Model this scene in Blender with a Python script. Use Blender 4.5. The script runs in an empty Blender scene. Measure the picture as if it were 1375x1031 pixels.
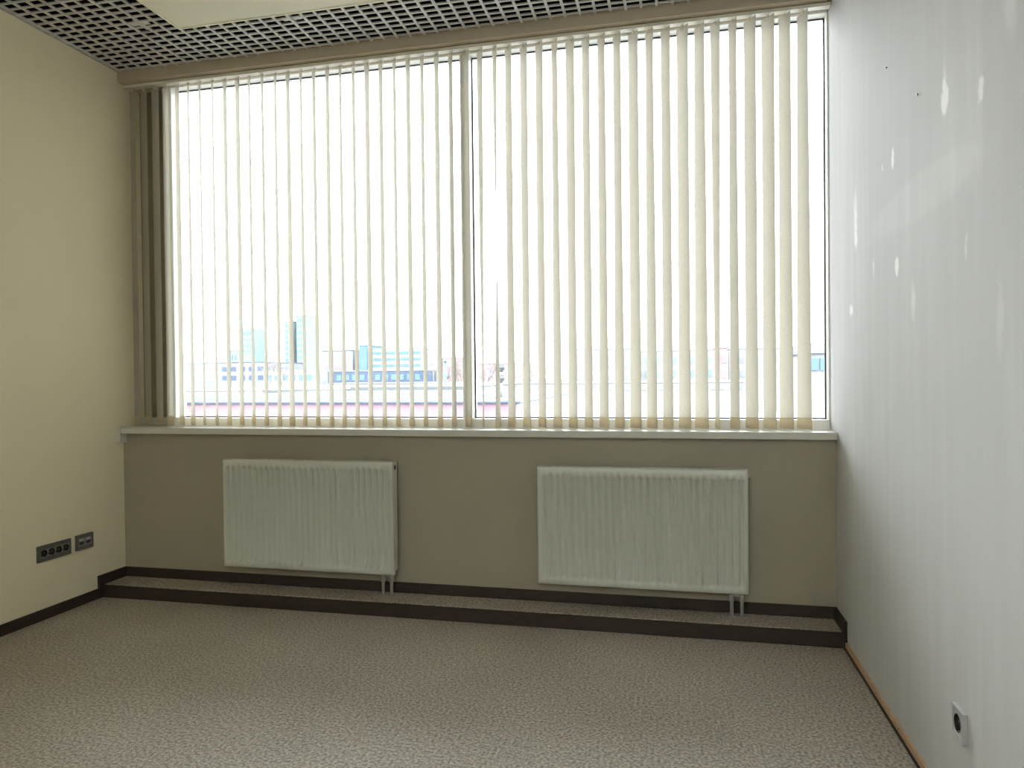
import bpy, bmesh, math, random
from mathutils import Vector, Matrix
rnd = random.Random(7)
sc = bpy.context.scene
COL = sc.collection

# ------------------------------------------------------------------ camera, sky, exposure
EYE = Vector((0.0, 0.0, 1.2285))
YAW, PITCH, ROLL, FPX = 0.224450, -0.011770, -0.010649, 956.042
fwd = Vector((-math.sin(YAW)*math.cos(PITCH), math.cos(YAW)*math.cos(PITCH), math.sin(PITCH)))
r0 = Vector((math.cos(YAW), math.sin(YAW), 0.0)); u0 = r0.cross(fwd)
right = math.cos(ROLL)*r0 + math.sin(ROLL)*u0
up = -math.sin(ROLL)*r0 + math.cos(ROLL)*u0
cam = bpy.data.cameras.new('camera'); camo = bpy.data.objects.new('camera', cam); COL.objects.link(camo)
cam.sensor_width = 36.0; cam.lens = FPX/1375*36.0; cam.clip_start = 0.05; cam.clip_end = 3000
camo.matrix_world = Matrix(((right.x, up.x, -fwd.x, EYE.x), (right.y, up.y, -fwd.y, EYE.y),
                            (right.z, up.z, -fwd.z, EYE.z), (0, 0, 0, 1)))
sc.camera = camo
SKY = 4.8
w = bpy.data.worlds.new('overcast_sky'); sc.world = w; w.use_nodes = True
_nt = w.node_tree; bg = _nt.nodes['Background']; bg.inputs[1].default_value = SKY
_g = _nt.nodes.new('ShaderNodeTexCoord'); _x = _nt.nodes.new('ShaderNodeSeparateXYZ'); _nt.links.new(_g.outputs['Generated'], _x.inputs[0])
_r = _nt.nodes.new('ShaderNodeMapRange'); _r.inputs['From Min'].default_value = 0.0; _r.inputs['From Max'].default_value = 1.0
_r.inputs['To Min'].default_value = 0.7; _r.inputs['To Max'].default_value = 4.2            # overcast sky, far brighter overhead than at the horizon
_nt.links.new(_x.outputs['Z'], _r.inputs['Value'])
_c = _nt.nodes.new('ShaderNodeVectorMath'); _c.operation = 'SCALE'; _c.inputs[0].default_value = (0.955, 0.98, 1.0)
_nt.links.new(_r.outputs[0], _c.inputs['Scale']); _nt.links.new(_c.outputs[0], bg.inputs[0])
sc.view_settings.view_transform = 'Standard'; sc.view_settings.look = 'None'
sc.view_settings.gamma = 1.0; sc.view_settings.use_curve_mapping = False
sc.view_settings.exposure = 0.74
try:
    sc.cycles.use_denoising = True; sc.cycles.denoising_input_passes = 'RGB_ALBEDO_NORMAL'; sc.cycles.denoising_prefilter = 'ACCURATE'
    sc.cycles.use_adaptive_sampling = False;
    sc.cycles.max_bounces = 14; sc.cycles.diffuse_bounces = 10; sc.cycles.transparent_max_bounces = 16
except Exception:
    pass

def at(px, py, Y):                      # where the line of sight through a photo pixel reaches depth Y
    d = fwd + right*((px-687.5)/FPX) - up*((py-515.5)/FPX)
    return EYE + d*(Y/d.y)

# room measures (metres)
XL, XR, YB, YF = -3.176, 0.735, -1.25, 3.585
CEIL = 3.031; YW = 3.705; STEP_Y, STEP_Z = 3.41, 0.0716
SILL = 0.95; LINT = 2.975

# ------------------------------------------------------------------ materials
def mat(name, col, rough=0.6, metal=0.0, noise=0.0, nscale=8.0, col2=None, bump=0.0, bscale=60.0, spec=0.5, detail=4.0, nstretch=None):
    m = bpy.data.materials.new(name); m.use_nodes = True
    nt = m.node_tree; b = nt.nodes['Principled BSDF']
    b.inputs['Base Color'].default_value = (*col, 1); b.inputs['Roughness'].default_value = rough
    b.inputs['Metallic'].default_value = metal; b.inputs['Specular IOR Level'].default_value = spec
    tc = nt.nodes.new('ShaderNodeTexCoord')
    if noise or col2:
        n = nt.nodes.new('ShaderNodeTexNoise'); n.inputs['Scale'].default_value = nscale; n.inputs['Detail'].default_value = detail
        if nstretch:
            mp = nt.nodes.new('ShaderNodeMapping'); mp.inputs['Scale'].default_value = nstretch
            nt.links.new(tc.outputs['Object'], mp.inputs[0]); nt.links.new(mp.outputs[0], n.inputs['Vector'])
        else:
            nt.links.new(tc.outputs['Object'], n.inputs['Vector'])
        r = nt.nodes.new('ShaderNodeValToRGB')
        c2 = col2 if col2 else tuple(c*(1-noise) for c in col)
        r.color_ramp.elements[0].position = 0.35; r.color_ramp.elements[1].position = 0.65
        r.color_ramp.elements[0].color = (*c2, 1); r.color_ramp.elements[1].color = (*col, 1)
        nt.links.new(n.outputs[0], r.inputs[0]); nt.links.new(r.outputs[0], b.inputs['Base Color'])
    if bump:
        n2 = nt.nodes.new('ShaderNodeTexNoise'); n2.inputs['Scale'].default_value = bscale; n2.inputs['Detail'].default_value = 3
        nt.links.new(tc.outputs['Object'], n2.inputs['Vector'])
        bp = nt.nodes.new('ShaderNodeBump'); bp.inputs['Strength'].default_value = bump; bp.inputs['Distance'].default_value = 0.004
        nt.links.new(n2.outputs[0], bp.inputs['Height']); nt.links.new(bp.outputs[0], b.inputs['Normal'])
    return m

M = {}
M['cream'] = mat('cream_paint', (0.88, 0.81, 0.60), 0.55, noise=0.04, nscale=1.2, bump=0.05, bscale=220)
M['taupe'] = mat('beige_paint', (0.385, 0.35, 0.265), 0.6, noise=0.05, nscale=2.0, bump=0.05, bscale=220)
M['lintel'] = mat('lintel_paint', (0.56, 0.48, 0.36), 0.6, noise=0.05, nscale=2.0)
M['ceil'] = mat('ceiling_paint', (0.88, 0.85, 0.70), 0.7, noise=0.02, nscale=1.5)
M['grid'] = mat('grey_aluminium', (0.62, 0.61, 0.58), 0.45, noise=0.08, nscale=6)
M['plenum'] = mat('dark_slab', (0.008, 0.008, 0.009), 0.95, noise=0.3, nscale=2)
M['wood'] = mat('dark_brown_wood', (0.042, 0.028, 0.020), 0.6, col2=(0.025, 0.017, 0.013), nscale=9, nstretch=(2, 2, 25), bump=0.1, bscale=40)
M['rawwood'] = mat('tan_wood_strip', (0.62, 0.42, 0.26), 0.6, col2=(0.50, 0.33, 0.20), nscale=9, nstretch=(3, 3, 30))
M['white'] = mat('white_pvc', (0.85, 0.85, 0.80), 0.35, noise=0.03, nscale=5)
M['sill'] = mat('sill_laminate', (0.64, 0.63, 0.57), 0.35, noise=0.04, nscale=3)
M['rail'] = mat('blind_rail_enamel', (0.80, 0.77, 0.66), 0.4, noise=0.03, nscale=5)
M['gasket'] = mat('black_rubber', (0.03, 0.028, 0.04), 0.6, noise=0.2, nscale=20)
M['rad'] = mat('radiator_enamel', (0.62, 0.63, 0.55), 0.3, noise=0.03, nscale=3)
M['pipe'] = mat('grey_pipe', (0.45, 0.43, 0.40), 0.4, metal=0.3, noise=0.1, nscale=20)
M['dark'] = mat('dark_plastic', (0.02, 0.02, 0.02), 0.5, noise=0.2, nscale=30)
M['plate'] = mat('anthracite_plastic', (0.13, 0.12, 0.115), 0.45, noise=0.08, nscale=30)
M['module'] = mat('grey_module_plastic', (0.24, 0.23, 0.23), 0.45, noise=0.06, nscale=30)
M['silver'] = mat('silver_plastic', (0.60, 0.60, 0.63), 0.3, metal=0.4, noise=0.05, nscale=30)
M['brass'] = mat('contact_metal', (0.6, 0.55, 0.4), 0.3, metal=1.0, noise=0.1, nscale=30)
M['steel'] = mat('screw_steel', (0.16, 0.15, 0.14), 0.5, metal=0.5, noise=0.2, nscale=40)

def carpet():
    m = bpy.data.materials.new('beige_carpet'); m.use_nodes = True
    nt = m.node_tree; b = nt.nodes['Principled BSDF']; b.inputs['Roughness'].default_value = 0.42
    b.inputs['Specular IOR Level'].default_value = 1.0
    tc = nt.nodes.new('ShaderNodeTexCoord')
    def nz(s, d):
        n = nt.nodes.new('ShaderNodeTexNoise'); n.inputs['Scale'].default_value = s; n.inputs['Detail'].default_value = d
        nt.links.new(tc.outputs['Object'], n.inputs['Vector']); return n
    a, c, f = nz(95, 3), nz(2.2, 4), nz(260, 2)
    r = nt.nodes.new('ShaderNodeValToRGB'); e = r.color_ramp.elements
    e[0].position = 0.36; e[0].color = (0.22, 0.19, 0.155, 1); e[1].position = 0.64; e[1].color = (0.66, 0.595, 0.50, 1)
    nt.links.new(a.outputs[0], r.inputs[0])
    mx = nt.nodes.new('ShaderNodeMix'); mx.data_type = 'RGBA'; mx.blend_type = 'MULTIPLY'; mx.inputs[0].default_value = 0.5
    r2 = nt.nodes.new('ShaderNodeValToRGB'); e = r2.color_ramp.elements
    e[0].position = 0.3; e[0].color = (0.72, 0.70, 0.68, 1); e[1].position = 0.7; e[1].color = (1, 1, 1, 1)
    nt.links.new(c.outputs[0], r2.inputs[0])
    nt.links.new(r.outputs[0], mx.inputs[6]); nt.links.new(r2.outputs[0], mx.inputs[7]); nt.links.new(mx.outputs[2], b.inputs['Base Color'])
    bp = nt.nodes.new('ShaderNodeBump'); bp.inputs['Strength'].default_value = 0.6; bp.inputs['Distance'].default_value = 0.006
    nt.links.new(f.outputs[0], bp.inputs['Height']); nt.links.new(bp.outputs[0], b.inputs['Normal'])
    return m
M['carpet'] = carpet()

def patched_wall():
    """Off-white paint with filler spots, a rubbed swath and faint vertical roller streaks, fixed on the wall."""
    m = bpy.data.materials.new('patched_white_paint'); m.use_nodes = True
    nt = m.node_tree; b = nt.nodes['Principled BSDF']; b.inputs['Specular IOR Level'].default_value = 0.25
    tc = nt.nodes.new('ShaderNodeTexCoord'); L = nt.links.new
    def math_(op, a, c=None):
        n = nt.nodes.new('ShaderNodeMath'); n.operation = op
        for i, v in enumerate((a, c)):
            if v is None: continue
            if isinstance(v, (int, float)): n.inputs[i].default_value = v
            else: L(v, n.inputs[i])
        return n.outputs[0]
    def noise(scale, stretch=(1, 1, 1), d=4):
        mp = nt.nodes.new('ShaderNodeMapping'); mp.inputs['Scale'].default_value = stretch
        L(tc.outputs['Object'], mp.inputs[0])
        n = nt.nodes.new('ShaderNodeTexNoise'); n.inputs['Scale'].default_value = scale; n.inputs['Detail'].default_value = d
        L(mp.outputs[0], n.inputs['Vector']); return n.outputs[0]
    wob = noise(14)
    # position with a little noise, so the patches get ragged outlines
    pa = nt.nodes.new('ShaderNodeVectorMath'); pa.operation = 'SCALE'; pa.inputs['Scale'].default_value = 0.04
    nn = nt.nodes.new('ShaderNodeTexNoise'); nn.inputs['Scale'].default_value = 26; L(tc.outputs['Object'], nn.inputs['Vector'])
    sb = nt.nodes.new('ShaderNodeVectorMath'); sb.operation = 'SUBTRACT'; L(nn.outputs['Color'], sb.inputs[0]); sb.inputs[1].default_value = (.5, .5, .5)
    L(sb.outputs[0], pa.inputs[0])
    ps = nt.nodes.new('ShaderNodeVectorMath'); ps.operation = 'ADD'; L(tc.outputs['Object'], ps.inputs[0]); L(pa.outputs[0], ps.inputs[1])
    tot = None
    # y, z, half-length along y, half-height, strength, edge softness
    for (y, z, ry, rz, k, soft) in [(2.20, 1.985, .030, .058, .75, .55), (2.195, 2.02, .022, .09, .3, .9), (1.96, 1.915, .022, .038, .5, .6),
            (2.677, 1.957, .016, .045, .95, .5), (3.20, 1.86, .045, .17, .5, .9), (3.19, 1.78, .02, .06, .7, .6),
            (2.64, 1.583, .020, .040, .85, .5), (3.276, 1.489, .035, .035, .6, .6), (2.80, 1.965, .008, .02, .5, .5),
            (2.93, 1.62, .012, .04, .4, .7), (2.47, 1.45, .03, .10, .35, .9), (2.05, 1.55, .01, .05, .35, .8), (1.80, 2.05, .05, .14, .3, .9),
            (2.45, 1.765, .62, .085, .09, .35), (2.10, 1.90, .22, .28, .08, .6), (1.86, 1.35, .03, .16, .2, .9),
            (3.0, 1.1, .12, .22, -.10, .9), (2.75, 1.0, .06, .16, -.08, .9), (3.25, .8, .14, .3, .12, .9)]:
        v = nt.nodes.new('ShaderNodeVectorMath'); v.operation = 'SUBTRACT'; L(ps.outputs[0], v.inputs[0]); v.inputs[1].default_value = (0, y, z)
        s = nt.nodes.new('ShaderNodeVectorMath'); s.operation = 'MULTIPLY'; L(v.outputs[0], s.inputs[0]); s.inputs[1].default_value = (0, 1/ry, 1/rz)
        ln = nt.nodes.new('ShaderNodeVectorMath'); ln.operation = 'LENGTH'; L(s.outputs[0], ln.inputs[0])
        mr = nt.nodes.new('ShaderNodeMapRange'); mr.interpolation_type = 'SMOOTHSTEP'
        mr.inputs['From Min'].default_value = 1.0; mr.inputs['From Max'].default_value = 1.0-soft
        mr.inputs['To Min'].default_value = 0; mr.inputs['To Max'].default_value = k
        L(ln.outputs['Value'], mr.inputs['Value'])
        tot = mr.outputs[0] if tot is None else math_('ADD', tot, mr.outputs[0])
    st = noise(5, (1, 3.2, 0.22), 5)
    tot = math_('ADD', tot, math_('MULTIPLY', math_('SUBTRACT', st, 0.5), 0.34))
    big = noise(1.3)
    tot = math_('ADD', tot, math_('MULTIPLY', math_('SUBTRACT', big, 0.5), 0.25))
    tot = math_('ADD', tot, 0.35)
    r = nt.nodes.new('ShaderNodeValToRGB'); e = r.color_ramp.elements
    e[0].position = 0.0; e[0].color = (0.56, 0.56, 0.56, 1); e[1].position = 1.0; e[1].color = (0.92, 0.92, 0.93, 1)
    q = e.new(0.35); q.color = (0.63, 0.63, 0.64, 1)
    L(tot, r.inputs[0]); L(r.outputs[0], b.inputs['Base Color'])
    rr = math_('SUBTRACT', 0.85, math_('MULTIPLY', tot, 0.15)); L(rr, b.inputs['Roughness'])
    bp = nt.nodes.new('ShaderNodeBump'); bp.inputs['Strength'].default_value = 0.12; bp.inputs['Distance'].default_value = 0.003
    L(noise(35), bp.inputs['Height']); L(bp.outputs[0], b.inputs['Normal'])
    return m
M['patched'] = patched_wall()

def fabric(name, dcol, tcol, fac=0.5):
    m = bpy.data.materials.new(name); m.use_nodes = True; nt = m.node_tree; nt.nodes.clear(); L = nt.links.new
    out = nt.nodes.new('ShaderNodeOutputMaterial'); mx = nt.nodes.new('ShaderNodeMixShader'); mx.inputs[0].default_value = fac
    d = nt.nodes.new('ShaderNodeBsdfDiffuse'); t = nt.nodes.new('ShaderNodeBsdfTranslucent')
    tc = nt.nodes.new('ShaderNodeTexCoord'); mp = nt.nodes.new('ShaderNodeMapping'); mp.inputs['Scale'].default_value = (1, 1, 0.5)
    n = nt.nodes.new('ShaderNodeTexNoise'); n.inputs['Scale'].default_value = 260; n.inputs['Detail'].default_value = 3
    L(tc.outputs['Object'], mp.inputs[0]); L(mp.outputs[0], n.inputs['Vector'])
    for sh, c in ((d, dcol), (t, tcol)):
        r = nt.nodes.new('ShaderNodeValToRGB'); e = r.color_ramp.elements
        e[0].position = 0.35; e[1].position = 0.65
        e[0].color = (*[x*0.93 for x in c], 1); e[1].color = (*[min(1, x*1.05) for x in c], 1)
        L(n.outputs[0], r.inputs[0]); L(r.outputs[0], sh.inputs['Color'])
    L(d.outputs[0], mx.inputs[1]); L(t.outputs[0], mx.inputs[2]); L(mx.outputs[0], out.inputs[0])
    return m
M['fabric'] = fabric('beige_blind_fabric', (0.80, 0.76, 0.68), (0.375, 0.352, 0.292))
M['hem'] = fabric('beige_hem_fabric', (0.82, 0.75, 0.60), (0.60, 0.535, 0.405), 0.5)

def glass():
    m = bpy.data.materials.new('window_glass'); m.use_nodes = True; nt = m.node_tree; nt.nodes.clear(); L = nt.links.new
    out = nt.nodes.new('ShaderNodeOutputMaterial'); mx = nt.nodes.new('ShaderNodeMixShader')
    t = nt.nodes.new('ShaderNodeBsdfTransparent'); t.inputs[0].default_value = (0.95, 0.97, 0.965, 1)
    g = nt.nodes.new('ShaderNodeBsdfGlossy'); g.inputs['Roughness'].default_value = 0.02
    fr = nt.nodes.new('ShaderNodeFresnel'); fr.inputs[0].default_value = 1.45
    L(fr.outputs[0], mx.inputs[0]); L(t.outputs[0], mx.inputs[1]); L(g.outputs[0], mx.inputs[2]); L(mx.outputs[0], out.inputs[0])
    return m
M['glass'] = glass()

# ------------------------------------------------------------------ mesh helpers
def bx(bm, x0, x1, y0, y1, z0, z1, bev=0.0):
    vs = [bm.verts.new((x, y, z)) for x in (x0, x1) for y in (y0, y1) for z in (z0, z1)]
    fs = [bm.faces.new([vs[i] for i in f]) for f in ((0, 1, 3, 2), (4, 6, 7, 5), (0, 4, 5, 1), (2, 3, 7, 6), (0, 2, 6, 4), (1, 5, 7, 3))]
    if bev:
        es = list({e for f in fs for e in f.edges})
        bmesh.ops.bevel(bm, geom=es, offset=bev, segments=2, profile=0.6, affect='EDGES')

def cyl(bm, p0, p1, r, n=16, r2=None):
    p0, p1 = Vector(p0), Vector(p1); d = (p1-p0).normalized()
    a = d.orthogonal().normalized(); b = d.cross(a); r2 = r if r2 is None else r2
    A = [bm.verts.new(p0+(a*math.cos(t)+b*math.sin(t))*r) for t in [2*math.pi*i/n for i in range(n)]]
    B = [bm.verts.new(p1+(a*math.cos(t)+b*math.sin(t))*r2) for t in [2*math.pi*i/n for i in range(n)]]
    for i in range(n):
        f = bm.faces.new((A[i], A[(i+1) % n], B[(i+1) % n], B[i])); f.smooth = True
    bm.faces.new(A[::-1]); bm.faces.new(B)

def obj(name, bm, m, parent=None, smooth=False):
    bmesh.ops.recalc_face_normals(bm, faces=bm.faces[:])
    me = bpy.data.meshes.new(name); bm.to_mesh(me); bm.free(); me.materials.append(m)
    if smooth:
        for p in me.polygons: p.use_smooth = True
    o = bpy.data.objects.new(name, me); COL.objects.link(o)
    if parent: o.parent = parent; o.matrix_parent_inverse = Matrix.Translation(parent.matrix_world.translation).inverted() if False else Matrix.Identity(4)
    return o

def box(name, m, x0, x1, y0, y1, z0, z1, parent=None, bev=0.0):
    bm = bmesh.new(); bx(bm, x0, x1, y0, y1, z0, z1, bev); return obj(name, bm, m, parent)

def tag(o, label=None, cat=None, group=None, kind=None):
    if label: o['label'] = label
    if cat: o['category'] = cat
    if group: o['group'] = group
    if kind: o['kind'] = kind
    return o

def empty(name, loc=(0, 0, 0)):
    o = bpy.data.objects.new(name, None); COL.objects.link(o); o.location = loc; o.empty_display_size = 0.1; return o

def S(o, label, cat): return tag(o, label, cat, None, 'structure')

# ------------------------------------------------------------------ room shell
S(box('floor', M['carpet'], XL-0.15, XR+0.15, YB-0.15, YF+0.2, -0.2, 0.0), 'speckled beige carpet floor across the empty room', 'floor')
S(box('wall_left', M['cream'], XL-0.15, XL, YB-0.15, 3.80, 0.0, 3.4), 'plain cream painted wall on the left with two socket plates', 'wall')
S(box('wall_right', M['patched'], XR, XR+0.15, YB-0.15, 3.80, 0.0, 3.4), 'off-white right wall with scuffs and filler patches', 'wall')
bm = bmesh.new()                                       # the opposite wall, with an opening added to let in fill daylight
RX0, RX1, RZ0, RZ1 = -1.3, 0.5, 1.95, 2.70
bx(bm, XL, XR, YB-0.15, YB, 0.0, RZ0); bx(bm, XL, XR, YB-0.15, YB, RZ1, 3.4)
bx(bm, XL, RX0, YB-0.15, YB, RZ0, RZ1); bx(bm, RX1, XR, YB-0.15, YB, RZ0, RZ1)
S(obj('wall_front', bm, M['cream']), 'cream wall closing the room opposite the blind, with an added fill window', 'wall')
bm = bmesh.new(); RM = (RX0+RX1)/2
for (a, b) in ((RX0, RX0+0.06), (RM-0.03, RM+0.03), (RX1-0.06, RX1)): bx(bm, a, b, YB-0.11, YB-0.04, RZ0, RZ1)
for (a, b) in ((RX0+0.06, RM-0.03), (RM+0.03, RX1-0.06)):
    bx(bm, a, b, YB-0.11, YB-0.04, RZ0, RZ0+0.06); bx(bm, a, b, YB-0.11, YB-0.04, RZ1-0.06, RZ1)
w2 = S(obj('fill_window', bm, M['white']), 'white framed window added behind the camera for fill daylight', 'window')  # invented window, out of view, brightens the window wall and carpet
for (a, b) in ((RX0+0.06, RM-0.03), (RM+0.03, RX1-0.06)): box('glass_pane', M['glass'], a, b, YB-0.08, YB-0.076, RZ0+0.06, RZ1-0.06, w2)
bm = bmesh.new()
bx(bm, XL, XR, YF, 3.80, 0.0, SILL-0.035)            # below the sill
bx(bm, XL, -2.935, 3.76, 3.80, SILL-0.035, LINT)     # blind panel left of the glass
S(obj('wall_back', bm, M['taupe']), 'beige window wall under the sill behind the radiators', 'wall')

S(box('trim_2', M['lintel'], XL, XR, YF, 3.80, LINT, 3.4), 'beige lintel band between grid ceiling and blind rail', 'lintel')
ce = S(box('ceiling', M['plenum'], XL-0.15, XR+0.15, YB-0.15, 3.80, 3.36, 3.5), 'grey open cell grid ceiling around a flat cream panel', 'ceiling')
PX0, PX1, PY0, PY1 = -2.461, 0.02, -0.85, 3.206
bm = bmesh.new(); ZB, ZT = CEIL, CEIL+0.008
def line_cut(a, lo, hi, c0, c1, lim0, lim1):
    if c0 < a < c1: return [(lo, lim0), (lim1, hi)]
    return [(lo, hi)]
x = XL+0.030; wx = 0.0065
while x < XR:
    for (s, e) in line_cut(x, YB, YF, PX0, PX1, PY0, PY1): bx(bm, x-wx, x+wx, s, e, ZB, ZT)
    x += 0.075
y = YF-0.022
while y > YB:
    for (s, e) in line_cut(y, XL, XR, PY0, PY1, PX0, PX1): bx(bm, s, e, y-0.0055, y+0.0055, ZB+0.0004, ZT)
    y -= 0.0502
# slipped pieces and a clip left in the grid
for (gx, gy) in ((-2.63, 3.13), (-1.86, 3.27)):
    bx(bm, gx-0.05, gx+0.05, gy-0.02, gy+0.012, ZB+0.002, ZB+0.005)
    bx(bm, gx-0.004, gx+0.004, gy-0.05, gy+0.05, ZB-0.004, ZB+0.012)
bx(bm, XL, XL+0.006, YB, YF, ZB, ZT)
gr = obj('cell_grid', bm, M['grid'], ce)
bm = bmesh.new()                                             # dark lining of the void above the grid
bx(bm, XL, XL+0.01, YB, YF, CEIL+0.02, 3.36); bx(bm, XR-0.01, XR, YB, YF, CEIL+0.02, 3.36); bx(bm, XL+0.01, XR-0.01, YF-0.01, YF, CEIL+0.02, 3.36)
bx(bm, XL+0.01, XR-0.01, YB, YB+0.01, CEIL+0.02, 3.36)
obj('void_lining', bm, M['plenum'], ce)
pn = box('plaster_panel', M['ceil'], PX0, PX1, PY0, PY1, CEIL-0.002, CEIL+0.06, ce)
bm = bmesh.new()
bx(bm, PX0-0.012, PX0, PY0-0.012, PY1+0.012, CEIL-0.005, CEIL+0.03); bx(bm, PX1, PX1+0.012, PY0-0.012, PY1+0.012, CEIL-0.005, CEIL+0.03)
bx(bm, PX0, PX1, PY1, PY1+0.012, CEIL-0.005, CEIL+0.03); bx(bm, PX0, PX1, PY0-0.012, PY0, CEIL-0.005, CEIL+0.03)
obj('panel_trim', bm, M['ceil'], ce)

# carpeted step under the window and the skirtings
stp = S(box('trim_1', M['carpet'], XL+0.012, XR-0.012, STEP_Y, YF, 0.0, STEP_Z), 'low carpeted step running along the foot of the window wall', 'step')
box('riser', M['wood'], XL+0.012, XR-0.012, STEP_Y-0.014, STEP_Y, 0.0, STEP_Z-0.003, stp, 0.002)
S(box('baseboard_back', M['wood'], XL+0.012, XR-0.012, YF-0.014, YF, STEP_Z, STEP_Z+0.055, None, 0.003), 'dark brown baseboard on the step under the radiators', 'baseboard')
bm = bmesh.new()
bx(bm, XL, XL+0.014, YB, 3.372, 0.0, 0.055, 0.003); bx(bm, XL, XL+0.018, 3.372, YF, 0.0, STEP_Z+0.055, 0.003)
S(obj('baseboard_left', bm, M['wood']), 'dark brown baseboard along the cream left wall', 'baseboard')
bm = bmesh.new()
bx(bm, XR-0.012, XR, YB, 3.372, 0.0, 0.014, 0.002); bx(bm, XR-0.016, XR, 3.372, YF, 0.0, STEP_Z+0.055, 0.003)
br = S(obj('baseboard_right', bm, M['wood']), 'thin dark baseboard with tan strip along the right wall', 'baseboard')
tag(box('top_strip', M['rawwood'], XR-0.010, XR, YB, 3.372, 0.014, 0.036, br, 0.002), 'tan bare wood strip')
bm = bmesh.new()
for ny in (2.881, 2.605, 2.2, 1.7): cyl(bm, (XR-0.0112, ny, 0.028), (XR-0.009, ny, 0.028), 0.004, 10)
obj('nail_heads', bm, M['steel'], br)

# ------------------------------------------------------------------ window
wn = S(empty('window_1', (-1.1, YW, SILL)), 'wide white framed window with two panes behind the vertical blind', 'window')
WO = Vector(wn.location)
def wbox(name, m, x0, x1, y0, y1, z0, z1, parent, bev=0.0):
    o = box(name, m, x0, x1, y0, y1, z0, z1, None, bev); o.parent = parent; o.matrix_parent_inverse = parent.matrix_world.inverted() if parent.type != 'EMPTY' else Matrix.Translation(-parent.location); return o
GL0, GL1, GR0, GR1, GZ0, GZ1 = -2.911, -1.118, -1.066, 0.727, 0.998, 2.960
bm = bmesh.new()
bx(bm, XL+0.002, XR-0.001, YW, 3.80, SILL-0.002, GZ0, 0.003)
bx(bm, -2.935, XR-0.001, YW, 3.80, GZ1, LINT-0.001, 0.003)
bx(bm, -2.935, GL0, YW, 3.80, GZ0, GZ1, 0.003)
bx(bm, GR1, XR-0.001, YW, 3.80, GZ0, GZ1, 0.002)
fo = obj('window_frame', bm, M['white']); fo.parent = wn; fo.matrix_parent_inverse = Matrix.Translation(-WO)
wbox('mullion', M['white'], GL1, GR0, YW-0.004, 3.80, GZ0, GZ1, wn, 0.004)
for (a, b) in ((GL0, GL1), (GR0, GR1)):
    wbox('glass_pane', M['glass'], a, b, 3.766, 3.770, GZ0, GZ1, wn)
    bm = bmesh.new(); t = 0.006
    bx(bm, a, b, 3.758, 3.765, GZ0, GZ0+t); bx(bm, a, b, 3.758, 3.765, GZ1-t, GZ1)
    bx(bm, a, a+t, 3.758, 3.765, GZ0, GZ1); bx(bm, b-t, b, 3.758, 3.765, GZ0, GZ1)
    g = obj('gasket', bm, M['gasket']); g.parent = wn; g.matrix_parent_inverse = Matrix.Translation(-WO)
bm = bmesh.new(); bx(bm, XL+0.025, XR-0.001, 3.536, YW-0.001, SILL-0.036, SILL, 0.005)
so = obj('window_sill', bm, M['sill']); so.parent = wn; so.matrix_parent_inverse = Matrix.Translation(-WO)
wbox('end_cap', M['sill'], XL, XL+0.026, 3.530, YF, SILL-0.09, SILL+0.006, wn, 0.002)

# ------------------------------------------------------------------ vertical blind
bl = tag(empty('vertical_blind', (-1.22, 3.64, LINT)), 'beige fabric vertical blind with its slats turned partly open across the window', 'blind')
BO = Matrix.Translation(-Vector(bl.location))
def under(o, p): o.parent = p; o.matrix_parent_inverse = (BO if p is bl else Matrix.Identity(4)); return o
bm = bmesh.new()
bx(bm, XL+0.003, XR-0.004, 3.622, 3.662, LINT-0.020, LINT-0.004, 0.002)
bx(bm, XL+0.003, XR-0.004, 3.619, 3.623, LINT-0.022, LINT-0.014)
bx(bm, XL+0.2, XR-0.2, 3.632, 3.652, LINT-0.006, LINT)
under(obj('headrail', bm, M['rail']), bl)
SL = [(-3.130, -60.0, -60.7), (-3.053, -61.5, -61.2), (-2.974, -63.6, -63.2), (-2.903, -62.3, -62.0), (-2.825, -52.8, -53.5), (-2.751, -44.5, -49.0),
 (-2.674, -42.2, -43.0), (-2.591, -41.3, -43.1), (-2.51, -46.7, -48.1), (-2.429, -47.4, -47.8), (-2.353, -40.9, -43.3), (-2.27, -40.8, -43.2),
 (-2.188, -39.8, -43.5), (-2.109, -43.9, -47.5), (-2.029, -37.9, -41.6), (-1.949, -38.8, -41.3), (-1.867, -39.9, -41.9), (-1.789, -35.2, -39.3),
 (-1.711, -35.8, -38.8), (-1.631, -39.4, -40.4), (-1.55, -35.8, -37.2), (-1.471, -32.0, -34.5), (-1.392, -35.1, -36.0), (-1.312, -31.4, -33.3),
 (-1.23, -33.9, -34.3), (-1.152, -31.4, -32.6), (-1.072, -41.5, -37.3), (-0.99, -29.5, -19.0), (-0.909, -20.5, 2.7), (-0.836, -36.3, -37.6),
 (-0.754, -36.3, -36.8), (-0.672, -35.8, -36.3), (-0.591, -30.9, -37.6), (-0.511, -37.7, -36.7), (-0.43, -32.6, -34.1), (-0.351, -32.2, -35.5),
 (-0.272, -30.8, -35.1), (-0.191, -37.2, -40.4), (-0.111, -29.4, -36.5), (-0.032, -32.1, -33.7), (0.05, -38.3, -39.5), (0.131, -34.8, -44.0),
 (0.206, -22.7, -10.6), (0.288, -21.5, -24.8), (0.368, -33.8, -35.3), (0.451, -34.7, -34.8), (0.527, -31.6, -36.0), (0.608, -27.4, -37.2)]
CH, ZT0, ZB0, HEM = 0.089, LINT-0.028, SILL+0.006, 0.055
YC = 3.648
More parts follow.
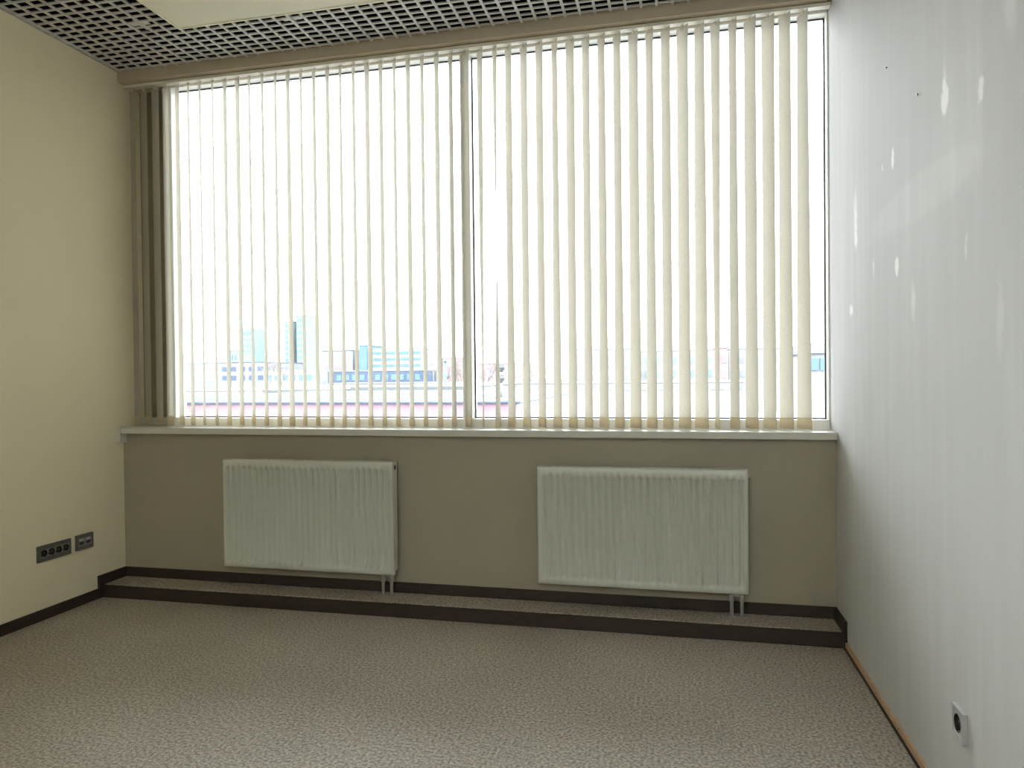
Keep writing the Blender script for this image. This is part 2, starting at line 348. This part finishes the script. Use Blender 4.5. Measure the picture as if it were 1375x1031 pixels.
for i, (sx, a0, a1) in enumerate(SL):
    if 5 <= i <= 27: a0 -= 1.3; a1 -= 1.0
    ph, amp = rnd.uniform(0, 6.28), rnd.uniform(0.3, 0.9)
    def ang(z):
        t = (2.3-z)/1.2
        return math.radians(a0+(a1-a0)*max(-.4, min(1.1, t)) + amp*math.sin(z*5+ph))
    def pt(u, z, off=0.0):
        th = ang(z); d = Vector((math.sin(th), math.cos(th), 0)); n = Vector((math.cos(th), -math.sin(th), 0))
        s = (u-0.5)*CH
        return Vector((sx, YC, z)) + d*s + n*(0.0035*(1-(2*u-1)**2) + off)
    nz, nu = 26, 6
    bm = bmesh.new(); G = []
    for k in range(nz+1):
        z = ZB0+HEM-0.004+(ZT0-ZB0-HEM+0.004)*k/nz
        G.append([bm.verts.new(pt(u/nu, z)) for u in range(nu+1)])
    for k in range(nz):
        for u in range(nu):
            f = bm.faces.new((G[k][u], G[k][u+1], G[k+1][u+1], G[k+1][u])); f.smooth = True
    s_ = under(obj('slat', bm, M['fabric']), bl)
    bm = bmesh.new(); R_ = []
    for k in range(4):                                   # sewn pocket with the weight in it
        z = ZB0+HEM*k/3; t = 0.0012 if k in (0, 3) else 0.0022
        R_.append(([bm.verts.new(pt(u/nu, z, t)) for u in range(nu+1)], [bm.verts.new(pt(u/nu, z, -t)) for u in range(nu+1)]))
    for k in range(3):
        for sgn in (0, 1):
            for u in range(nu): bm.faces.new((R_[k][sgn][u], R_[k][sgn][u+1], R_[k+1][sgn][u+1], R_[k+1][sgn][u]))
        for u in (0, nu): bm.faces.new((R_[k][0][u], R_[k][1][u], R_[k+1][1][u], R_[k+1][0][u]))
    for k in (0, 3):
        for u in range(nu): bm.faces.new((R_[k][0][u], R_[k][0][u+1], R_[k][1][u+1], R_[k][1][u]))
    under(obj('weight_pocket', bm, M['hem']), s_)
    bm = bmesh.new(); c = pt(0.5, ZT0)
    cyl(bm, (c.x, c.y, ZT0-0.012), (c.x, c.y, LINT-0.019), 0.004, 8)
    bx(bm, c.x-0.012, c.x+0.012, c.y-0.003, c.y+0.003, ZT0-0.006, ZT0+0.004)
    under(obj('hanger', bm, M['rail']), s_)

# ------------------------------------------------------------------ radiators
def radiator(x0, x1, z0, z1, label, flip_hole):
    y0, y1 = 3.481, 3.542
    rt = tag(empty('panel_radiator', ((x0+x1)/2, 3.51, z0)), label, 'radiator', 'panel radiators under the window')
    off = Matrix.Translation(-Vector(rt.location))
    def ch(o, p=rt): o.parent = p; o.matrix_parent_inverse = off if p is rt else Matrix.Identity(4); return o
    NR = 29; x0i, x1i = x0+0.016, x1-0.014; pitch = (x1i-x0i)/NR; D = 0.021
    zt, zb = z1-0.050, z0+0.042
    prof = [(k/10, 0.5-0.5*math.cos(2*math.pi*k/10)) for k in range(10)]
    xs = [x0, x0+0.004]; ds = [1.0, 0.0]     # a rounded outer edge
    for r in range(NR):
        for (t, d) in prof: xs.append(x0i+(r+t)*pitch); ds.append(d)
    xs += [x1-0.004, x1]; ds += [0.0, 1.0]
    zs = [(z0, 0.0), (z0+0.004, 0), (zb-0.012, 0.0), (zb-0.004, 0.55), (zb+0.004, 1.0), (zt-0.004, 1.0), (zt+0.004, 0.55), (zt+0.010, 0.0), (z1-0.006, 0.0), (z1-0.001, 0.0)]
    bm = bmesh.new(); G = []
    for j, (z, kf) in enumerate(zs):
        row = []
        for i, x_ in enumerate(xs):
            edge = i in (0, len(xs)-1)
            d = ds[i]*D*kf if not edge else 0.006
            if j in (0, len(zs)-1): d = max(d, 0.005)
            row.append(bm.verts.new((x_, y0+d, z)))
        G.append(row)
    for j in range(len(zs)-1):
        for i in range(len(xs)-1):
            f = bm.faces.new((G[j][i], G[j][i+1], G[j+1][i+1], G[j+1][i])); f.smooth = True
    # returns so that the sheet is a closed pressed panel
    n = len(xs)-1; m_ = len(zs)-1
    B = [bm.verts.new((x_, y0+0.027, z)) for (x_, z) in ((x0, z0), (x1, z0), (x1, z1-0.001), (x0, z1-0.001))]
    bm.faces.new(B)
    bm.faces.new([G[0][i] for i in range(n, -1, -1)]+[B[0], B[1]]); bm.faces.new([G[m_][i] for i in range(n+1)]+[B[2], B[3]])
    bm.faces.new([G[j][0] for j in range(m_+1)]+[B[3], B[0]]); bm.faces.new([G[j][n] for j in range(m_, -1, -1)]+[B[1], B[2]])
    ch(obj('front_panel', bm, M['rad']))
    bm = bmesh.new(); bx(bm, x0, x0+0.003, y0+0.027, y1, z0+0.02, z1-0.004)
    bx(bm, x0+0.003, x0+0.01, y0+0.027, y0+0.022, z0+0.02, z1-0.004); ch(obj('side_panel', bm, M['rad']))
    bm = bmesh.new()                                             # right side with its valve notch near the top
    bx(bm, x1-0.003, x1, y0+0.027, y1, z0+0.02, z1-0.045); bx(bm, x1-0.003, x1, y0+0.027, y1, z1-0.018, z1-0.004)
    bx(bm, x1-0.003, x1, y0+0.046, y1, z1-0.045, z1-0.018); ch(obj('side_panel', bm, M['rad']))
    bm = bmesh.new()                                             # slotted top grille
    bx(bm, x0, x1, y0+0.006, y0+0.027, z1-0.004, z1); bx(bm, x0, x1, y1-0.012, y1, z1-0.004, z1)
    for k in range(26):
        xx = x0+(x1-x0)*k/25; bx(bm, max(x0, xx-0.006), min(x1, xx+0.006), y0+0.027, y1-0.012, z1-0.004, z1)
    ch(obj('top_grille', bm, M['rad']))
    bm = bmesh.new()                                             # fins between panel and wall
    zz = [(x0+0.02+(x1-x0-0.04)*k/60, y0+0.027 if k % 2 else y1-0.004) for k in range(61)]
    for a, b in zip(zz, zz[1:]):
        q = [bm.verts.new((a[0], a[1], z0+0.05)), bm.verts.new((b[0], b[1], z0+0.05)), bm.verts.new((b[0], b[1], z1-0.03)), bm.verts.new((a[0], a[1], z1-0.03))]
        bm.faces.new(q)
    ch(obj('convector_fins', bm, M['rad']))
    bm = bmesh.new()
    cyl(bm, (x1-0.02, y0+0.034, z1-0.032), (x1+(0.014 if not flip_hole else 0.002), y0+0.034, z1-0.032), 0.009, 14)
    if not flip_hole: cyl(bm, (x1+0.014, y0+0.034, z1-0.032), (x1+0.022, y0+0.034, z1-0.032), 0.006, 8)
    ch(obj('air_vent', bm, M['dark'] if flip_hole else M['pipe']))
    for xo in (-0.075, -0.028):
        bm = bmesh.new(); xp = x1+xo
        cyl(bm, (xp, 3.520, STEP_Z+0.0005), (xp, 3.520, z0+0.03), 0.0085, 14); cyl(bm, (xp, 3.520, STEP_Z+0.0005), (xp, 3.520, STEP_Z+0.006), 0.018, 18)
        cyl(bm, (xp, 3.520, z0-0.045), (xp, 3.520, z0-0.004), 0.013, 6)
        ch(tag(obj('supply_pipe', bm, M['pipe']), 'grey supply pipe'))
    bm = bmesh.new(); bx(bm, x1-0.085, x1-0.018, 3.511, 3.531, z0-0.020, z0+0.02, 0.003); ch(obj('valve_block', bm, M['pipe']))
    for xb in (x0+0.18, x1-0.18):
        bm = bmesh.new(); bx(bm, xb-0.015, xb+0.015, y1-0.006, YF, z0+0.08, z1-0.08); ch(obj('wall_bracket', bm, M['rad']))
    return rt
radiator(-2.446, -1.441, 0.188, 0.782, 'white ribbed panel radiator, the left one, nearer the cream wall', True)
radiator(-0.672, 0.332, 0.189, 0.774, 'white ribbed panel radiator, the right one, nearer the patched wall', False)

# ------------------------------------------------------------------ sockets
def on_left(name, y0, z0):                                       # local x along wall (+y world), local y up, local z out of the wall
    e = empty(name, (XL, y0, z0)); e.rotation_euler = (math.radians(90), 0, math.radians(90)); return e
def lbox(name, m, x0, x1, y0, y1, z0, z1, p, bev=0.0):
    bm = bmesh.new(); bx(bm, x0, x1, y0, y1, z0, z1, bev); return obj(name, bm, m, p)

def schuko(p, cx, cy, size, m, z=0.0):
    """round-well power socket module"""
    h = size/2; r = 0.0195*size/0.045; n = 28
    bm = bmesh.new()
    ring = [bm.verts.new((cx+r*math.cos(2*math.pi*i/n), cy+r*math.sin(2*math.pi*i/n), z+0.011)) for i in range(n)]
    def sq(t):
        c, s = math.cos(t), math.sin(t); k = h/max(abs(c), abs(s)); return (cx+c*k, cy+s*k)
    out = [bm.verts.new((*sq(2*math.pi*i/n), z+0.011)) for i in range(n)]
    base = [bm.verts.new((*sq(2*math.pi*i/n), z+0.0005)) for i in range(n)]
    for i in range(n):
        j = (i+1) % n
        bm.faces.new((ring[i], ring[j], out[j], out[i])); bm.faces.new((out[i], out[j], base[j], base[i]))
    bm.faces.new(base)
    mo = obj('socket_module', bm, m, p)
    bm = bmesh.new()                                  # recessed cup
    top = [bm.verts.new((cx+r*math.cos(2*math.pi*i/n), cy+r*math.sin(2*math.pi*i/n), z+0.0109)) for i in range(n)]
    bot = [bm.verts.new((cx+r*0.95*math.cos(2*math.pi*i/n), cy+r*0.95*math.sin(2*math.pi*i/n), z+0.002)) for i in range(n)]
    for i in range(n): bm.faces.new((top[i], top[(i+1) % n], bot[(i+1) % n], bot[i]))
    bm.faces.new(bot); obj('well', bm, M['dark'], mo)
    bm = bmesh.new()
    for s in (-1, 1):
        cyl(bm, (cx+s*0.0095*size/0.045*0.9, cy, z+0.0030), (cx+s*0.0095*size/0.045*0.9, cy, z+0.0034), 0.0026, 10)
        bx(bm, cx-0.003, cx+0.003, cy+s*r*0.93-0.0012, cy+s*r*0.93+0.0012, z+0.003, z+0.009)
    obj('contacts', bm, M['brass'], mo)

def frame_plate(p, w_, h_, t, m, holes):
    """plate with openings (x0,x1,y0,y1)"""
    bm = bmesh.new(); (a, b, c, d) = holes
    bx(bm, 0, w_, 0, c, 0.0002, t); bx(bm, 0, w_, d, h_, 0.0002, t); bx(bm, 0, a, c, d, 0.0002, t); bx(bm, b, w_, c, d, 0.0002, t)
    bmesh.ops.remove_doubles(bm, verts=bm.verts[:], dist=1e-5)
    return obj('frame', bm, m, p)

p4 = tag(on_left('power_socket', 2.984, 0.298), 'dark grey plate of four power sockets in a row on the cream wall', 'socket')
frame_plate(p4, 0.206, 0.083, 0.010, M['plate'], (0.013, 0.193, 0.019, 0.064))
for k in range(4): schuko(p4, 0.013+0.045*(k+0.5), 0.0415, 0.0448, M['module'])
p2 = tag(on_left('data_socket', 3.224, 0.301), 'dark grey plate with two network ports beside the four power sockets', 'socket')
frame_plate(p2, 0.116, 0.083, 0.010, M['plate'], (0.013, 0.103, 0.019, 0.064))
for k in range(2):
    cx = 0.013+0.045*(k+0.5); bm = bmesh.new()
    bx(bm, cx-0.0224, cx+0.0224, 0.0191, 0.0639, 0.0005, 0.009)
    pm = obj('port_module', bm, M['module'], p2)
    bm = bmesh.new()
    vs = [(cx-0.016, 0.043), (cx+0.016, 0.043), (cx+0.016, 0.036), (cx+0.008, 0.028), (cx-0.008, 0.028), (cx-0.016, 0.036)]
    A = [bm.verts.new((a, b, 0.0085)) for a, b in vs]; B = [bm.verts.new((a, b, 0.0096)) for a, b in vs]
    bm.faces.new(A); bm.faces.new(B)
    for i in range(6): bm.faces.new((A[i], A[(i+1) % 6], B[(i+1) % 6], B[i]))
    obj('port', bm, M['dark'], pm)
    lbox('label_window', M['silver'], cx-0.015, cx+0.015, 0.050, 0.059, 0.0085, 0.0098, pm, 0.0003)
pr_ = tag(empty('power_socket', (XR, 2.130, 0.255)), 'single silver power socket low on the patched right wall', 'socket')
pr_.rotation_euler = (math.radians(90), 0, math.radians(-90))
frame_plate(pr_, 0.078, 0.080, 0.012, M['silver'], (0.0115, 0.0665, 0.0125, 0.0675))
schuko(pr_, 0.039, 0.040, 0.0548, M['silver'])

# two old screws left in the right wall
for (y, z, lab) in ((2.742, 2.294, 'small dark screw stub high on the patched wall, nearer the window'), (2.416, 2.076, 'small dark screw stub in the patched wall above the white filler spots')):
    o = tag(empty('wall_screw', (XR, y, z)), lab, 'screw')
    bm = bmesh.new(); cyl(bm, (0.006, 0, 0), (-0.004, 0, 0), 0.0022, 10); obj('shank', bm, M['steel'], o)
    bm = bmesh.new(); cyl(bm, (-0.004, 0, 0), (-0.006, 0, 0), 0.003, 12, 0.006); obj('head', bm, M['steel'], o)

# ------------------------------------------------------------------ the town outside
def om(name, c, rough=0.8, **k): return mat(name, c, rough, spec=0.0, noise=k.pop('noise', 0.12), nscale=k.pop('nscale', 0.15), **k)
E_ = {'snow': om('snow', (0.165, 0.168, 0.171)), 'red': om('red_cladding', (0.176, 0.117, 0.143), nscale=2),
      'blueroof': om('pale_blue_roof', (0.078, 0.098, 0.118)), 'white': om('white_facade', (0.173, 0.179, 0.185)),
      'lav': om('lavender_facade', (0.127, 0.133, 0.167)), 'cyan': om('pale_cyan_facade', (0.110, 0.156, 0.173)), 'blue': om('blue_facade', (0.069, 0.110, 0.162)),
      'navy': om('dark_blue_trim', (0.049, 0.064, 0.098)), 'pink': om('pinkish_facade', (0.167, 0.122, 0.127)), 'bark': om('bare_bark', (0.122, 0.107, 0.098)),
      'grey': om('grey_metal', (0.075, 0.081, 0.084)), 'glassy': om('dull_window_glass', (0.069, 0.092, 0.127))}
GZ = -9.0
S(box('exterior_ground', E_['snow'], -900, 700, 12, 1500, GZ-1, GZ), 'pale snowy ground stretching to the horizon outside', 'ground')

def span(pxa, pxb, Y): return at(pxa, 505, Y).x, at(pxb, 505, Y).x
def top(px, py, Y): return at(px, py, Y).z
def building(label, pxa, pxb, pyt, Y, depth, m, roof=None, cat='building', bands=0, bandm='glassy', cols=0, name='building', zb=GZ):
    """a block with its own walls, roof slab and window rows, standing on the ground at distance Y"""
    x0, x1 = span(pxa, pxb, Y); zt = top((pxa+pxb)/2, pyt, Y)
    e = tag(empty(name, ((x0+x1)/2, Y+depth/2, zb)), label, cat); off = Matrix.Translation(-Vector(e.location))
    def ch(o): o.parent = e; o.matrix_parent_inverse = off; return o
    ch(box('walls', E_[m], x0, x1, Y, Y+depth, zb, zt-0.002*Y*0.6))
    ch(box('roof', E_[roof or m], x0-0.15, x1+0.15, Y-0.15, Y+depth+0.15, zt-0.002*Y*0.6, zt))
    hh = zt-max(zb, -2.0)
    for k in range(bands):
        zc = zt-hh*(k+0.8)/(bands+0.6)
        if cols:
            for c in range(cols):
                xa = x0+(x1-x0)*(c+0.2)/cols; xb = x0+(x1-x0)*(c+0.8)/cols
                ch(box('window', E_[bandm], xa, xb, Y-0.12, Y+0.05, zc-hh*0.2/bands, zc+hh*0.2/bands))
        else:
            ch(box('window_band', E_[bandm], x0+0.3, x1-0.3, Y-0.12, Y+0.05, zc-hh*0.2/bands, zc+hh*0.2/bands))
    return e, ch, (x0, x1, zt)

# near hall: red wall, pale blue roof, parapet coping
e, ch, (x0, x1, zt) = building('long red-walled hall with a pale blue flat roof just outside the window', 60, 694, 541, 40, 38, 'red', 'blueroof')
ch(box('coping', E_['navy'], x0-0.2, x1+0.2, 39.8, 40.1, zt-0.02, zt+0.06))
ch(box('end_wall', E_['white'], x1, x1+0.12, 39.9, 78.1, GZ, zt-0.06))
for k in range(14):
    xx = x0+(x1-x0)*(k+0.5)/14; ch(box('roof_seam', E_['blueroof'], xx-0.1, xx+0.1, 40.3, 77, zt, zt+0.05))
e, ch, q = building('long low shed with a snowy roof and dark eaves behind the red hall', 200, 448, 523.5, 96, 56, 'white', 'snow')
ch(box('eaves', E_['grey'], q[0]+20, q[1], 95.6, 96.2, q[2]-0.35, q[2]+0.02))
e, ch, q = building('low grey-blue shed with two dark eaves lines right of the snowy shed', 472, 626, 519, 100, 54, 'white', 'white')
ch(box('eaves', E_['grey'], q[0], q[1], 99.6, 100.2, q[2]-0.45, q[2]))
e, ch, q = building('low blue-banded shed standing behind the two dark eaves lines', 440, 690, 513.5, 165, 10, 'blue', 'snow', bands=1, bandm='navy')
building('wide pale lavender block at the left end of the skyline', 200, 296, 487, 330, 40, 'lav', 'lav', bands=3, bandm='white')
building('low lavender block with a dark roof line below the cyan towers', 296, 356, 486, 320, 40, 'lav', 'navy', bands=2, bandm='navy', cols=5)
building('small cyan block standing above the dark roof line', 306, 319, 470, 420, 20, 'cyan', 'blue', bands=3, cols=3)
building('slim pale cyan tower, leftmost tower of the skyline', 326, 339, 441, 600, 25, 'cyan', 'white', bands=8, bandm='blue', cols=3)
building('tall cyan tower with a thin mast at its left, the left of the twin towers', 383, 394, 431, 620, 25, 'cyan', 'blue', bands=10, bandm='blue', cols=2)
building('tall cyan tower, right and taller of the twin towers', 399, 411, 423, 620, 25, 'cyan', 'blue', bands=10, bandm='blue', cols=3)
building('pale blocky house with blue windows below the twin towers', 356, 432, 497, 300, 25, 'white', 'white', bands=1, bandm='blue', cols=7)
building('lavender block with a dark flat roof between the twin towers and blue tower', 433, 474, 470, 340, 30, 'lav', 'navy', bands=3, bandm='pink', cols=6)
building('bright blue tower block at the end of the striped building', 482.5, 493, 463, 338, 20, 'blue', 'navy', bands=0)
building('white office block with blue horizontal window bands', 496, 566, 467, 340, 30, 'white', 'cyan', bands=5, bandm='blue')
building('low navy fronted hall at the foot of the white office block', 440, 566, 497, 290, 20, 'navy', 'white', bands=1, bandm='blue', cols=12)
building('pale pinkish block half hidden by the bare trees', 573, 626, 480, 400, 25, 'pink', 'white', bands=2, bandm='lav', cols=6)
building('low whitish block seen past the middle of the window', 640, 700, 487, 300, 25, 'pink', 'snow', bands=1, bandm='lav', cols=5)
building('wide white block with grey windows behind the right-hand slats', 772, 845, 468, 210, 25, 'white', 'lav', bands=3, bandm='lav', cols=7)
building('low white building with blue windows right of the wide white block', 852, 958, 470, 230, 25, 'white', 'lav', bands=2, bandm='cyan', cols=9)
building('small reddish house between two white buildings at the right', 961, 977, 466, 190, 12, 'pink', 'red', bands=2, bandm='red', cols=2)
building('pale building with blue upper windows right of the reddish house', 979, 1076, 467, 200, 20, 'white', 'blue', bands=2, bandm='lav', cols=8)
e, ch, q = building('white house with a grey pitched roof and blue garage doors at the far right', 1082, 1120, 474, 110, 14, 'white', 'lav', name='house')
for (a, b) in ((1087, 1099), (1101, 1116)):
    xa, xb = span(a, b, 110); ch(box('garage_door', E_['blue'], xa, xb, 109.7, 110.1, top(1095, 497, 110), top(1095, 481, 110)))
xa, xb = q[0], q[1]
bm = bmesh.new(); zr = q[2]
V = [bm.verts.new(v) for v in ((xa-.4, 109.5, zr), (xb+.4, 109.5, zr), (xb+.4, 124.5, zr), (xa-.4, 124.5, zr), (xa-.4, 117, zr+1.5), (xb+.4, 117, zr+1.5))]
for f in ((0, 1, 5, 4), (2, 3, 4, 5), (0, 4, 3), (1, 2, 5), (0, 3, 2, 1)): bm.faces.new([V[i] for i in f])
ch(obj('pitched_roof', bm, E_['lav']))
building('low white shed standing in the snow at the right', 705, 1000, 513, 120, 20, 'white', 'snow', bands=1, bandm='lav', cols=26)

def stick(name, label, cat, px, pyt, pyb, Y, r, m, grp=None):
    p = at(px, pyb, Y); zt = top(px, pyt, Y)
    bm = bmesh.new(); cyl(bm, (p.x, Y, GZ), (p.x, Y, zt), r, 10, r*0.8); cyl(bm, (p.x, Y, zt), (p.x, Y, zt+r), r*1.3, 10)
    return tag(obj(name, bm, E_[m]), label, cat, grp)
stick('mast', 'thin dark mast beside the left twin tower', 'mast', 380.5, 436, 500, 500, 0.35, 'navy')
stick('chimney', 'pale blue chimney pipe in front of the bare trees', 'chimney', 598, 486, 515, 162.6, 0.32, 'blue')
# satellite dish on a post
p = at(581.5, 492, 162.5)
d = tag(empty('satellite_dish', (p.x, 162.5, GZ)), 'round white dish on a post in front of the bare trees', 'dish'); off = Matrix.Translation(-Vector(d.location))
bm = bmesh.new(); n = 20; prev = [bm.verts.new((p.x, 162.62, p.z))]
for k in range(1, 5):
    rr = 0.68*k/4; ring = [bm.verts.new((p.x+rr*math.cos(2*math.pi*i/n), 162.62-0.22*(k/4)**2, p.z+rr*math.sin(2*math.pi*i/n))) for i in range(n)]
    for i in range(n):
        bm.faces.new((prev[0], ring[i], ring[(i+1) % n]) if k == 1 else (prev[i], ring[i], ring[(i+1) % n], prev[(i+1) % n]))
    prev = ring
o = obj('bowl', bm, E_['snow'], d, True); o.matrix_parent_inverse = off
bm = bmesh.new(); cyl(bm, (p.x, 162.7, GZ), (p.x, 162.7, p.z), 0.1, 8); o = obj('post', bm, E_['grey'], d); o.matrix_parent_inverse = off
# two grey roof ventilators on the near hall
for (px, py, Y, lab) in ((672, 493.5, 62, 'upper grey drum of the roof vents seen right of the middle mullion'), (672, 508, 50, 'lower grey roof vent on the hall roof right of the middle mullion')):
    p = at(px, py, Y); zr = top(377, 541, 40)
    v = tag(empty('roof_vent', (p.x, Y, zr)), lab, 'vent'); off = Matrix.Translation(-Vector(v.location))
    R2 = 5.4*Y/930
    bm = bmesh.new(); cyl(bm, (p.x, Y, p.z-R2*0.5), (p.x, Y, p.z+R2*0.55), R2, 16); cyl(bm, (p.x, Y, p.z+R2*0.55), (p.x, Y, p.z+R2), R2, 16, R2*0.45); cyl(bm, (p.x, Y, p.z-R2*0.5), (p.x, Y, p.z-R2), R2, 16, R2*0.5)
    o = obj('hood', bm, E_['grey'], v); o.matrix_parent_inverse = off
    bm = bmesh.new(); cyl(bm, (p.x, Y, zr), (p.x, Y, p.z), R2*0.4, 12); o = obj('duct', bm, E_['white'], v); o.matrix_parent_inverse = off

def tree(px, pyt, Y, label):
    b0 = at(px, 507, Y); H = top(px, pyt, Y)-GZ
    t = tag(empty('bare_tree', (b0.x, Y, GZ)), label, 'tree', 'bare trees on the skyline')
    bm = bmesh.new(); cyl(bm, (0, 0, 0), (0, 0, H*0.55), 0.16, 8, 0.08); obj('trunk', bm, E_['bark'], t)
    bm = bmesh.new()
    def br(p, d, l, r, k):
        q_ = p+d*l; cyl(bm, p, q_, r, 5, r*0.6)
        if k:
            for _ in range(3):
                nd = (d+Vector((rnd.uniform(-.7, .7), rnd.uniform(-.7, .7), rnd.uniform(-.1, .6)))).normalized(); br(p+d*l*rnd.uniform(.6, 1), nd, l*0.66, r*0.6, k-1)
    for _ in range(7):
        a = rnd.uniform(0, 6.28); br(Vector((0, 0, H*rnd.uniform(.35, .55))), Vector((math.cos(a)*.5, math.sin(a)*.5, .9)).normalized(), H*0.2, 0.09, 3)
    obj('branches', bm, E_['bark'], t)
for i, (px, pyt, Y, lab) in enumerate(((362, 476, 230, 'bare tree left of the twin towers'), (376, 482, 235, 'smaller bare tree close left of the twin towers'),
        (590, 473, 184, 'bare tree behind the round white dish'), (606, 470, 198, 'bare tree right of the pale blue chimney'), (620, 472, 212, 'bare tree just left of the middle mullion'),
        (655, 474, 190, 'bare tree right of the middle mullion'), (712, 478, 200, 'bare tree behind the right pane near the thin slats'), (735, 481, 222, 'bare tree left of the wide white block'))):
    tree(px, pyt, Y, lab)
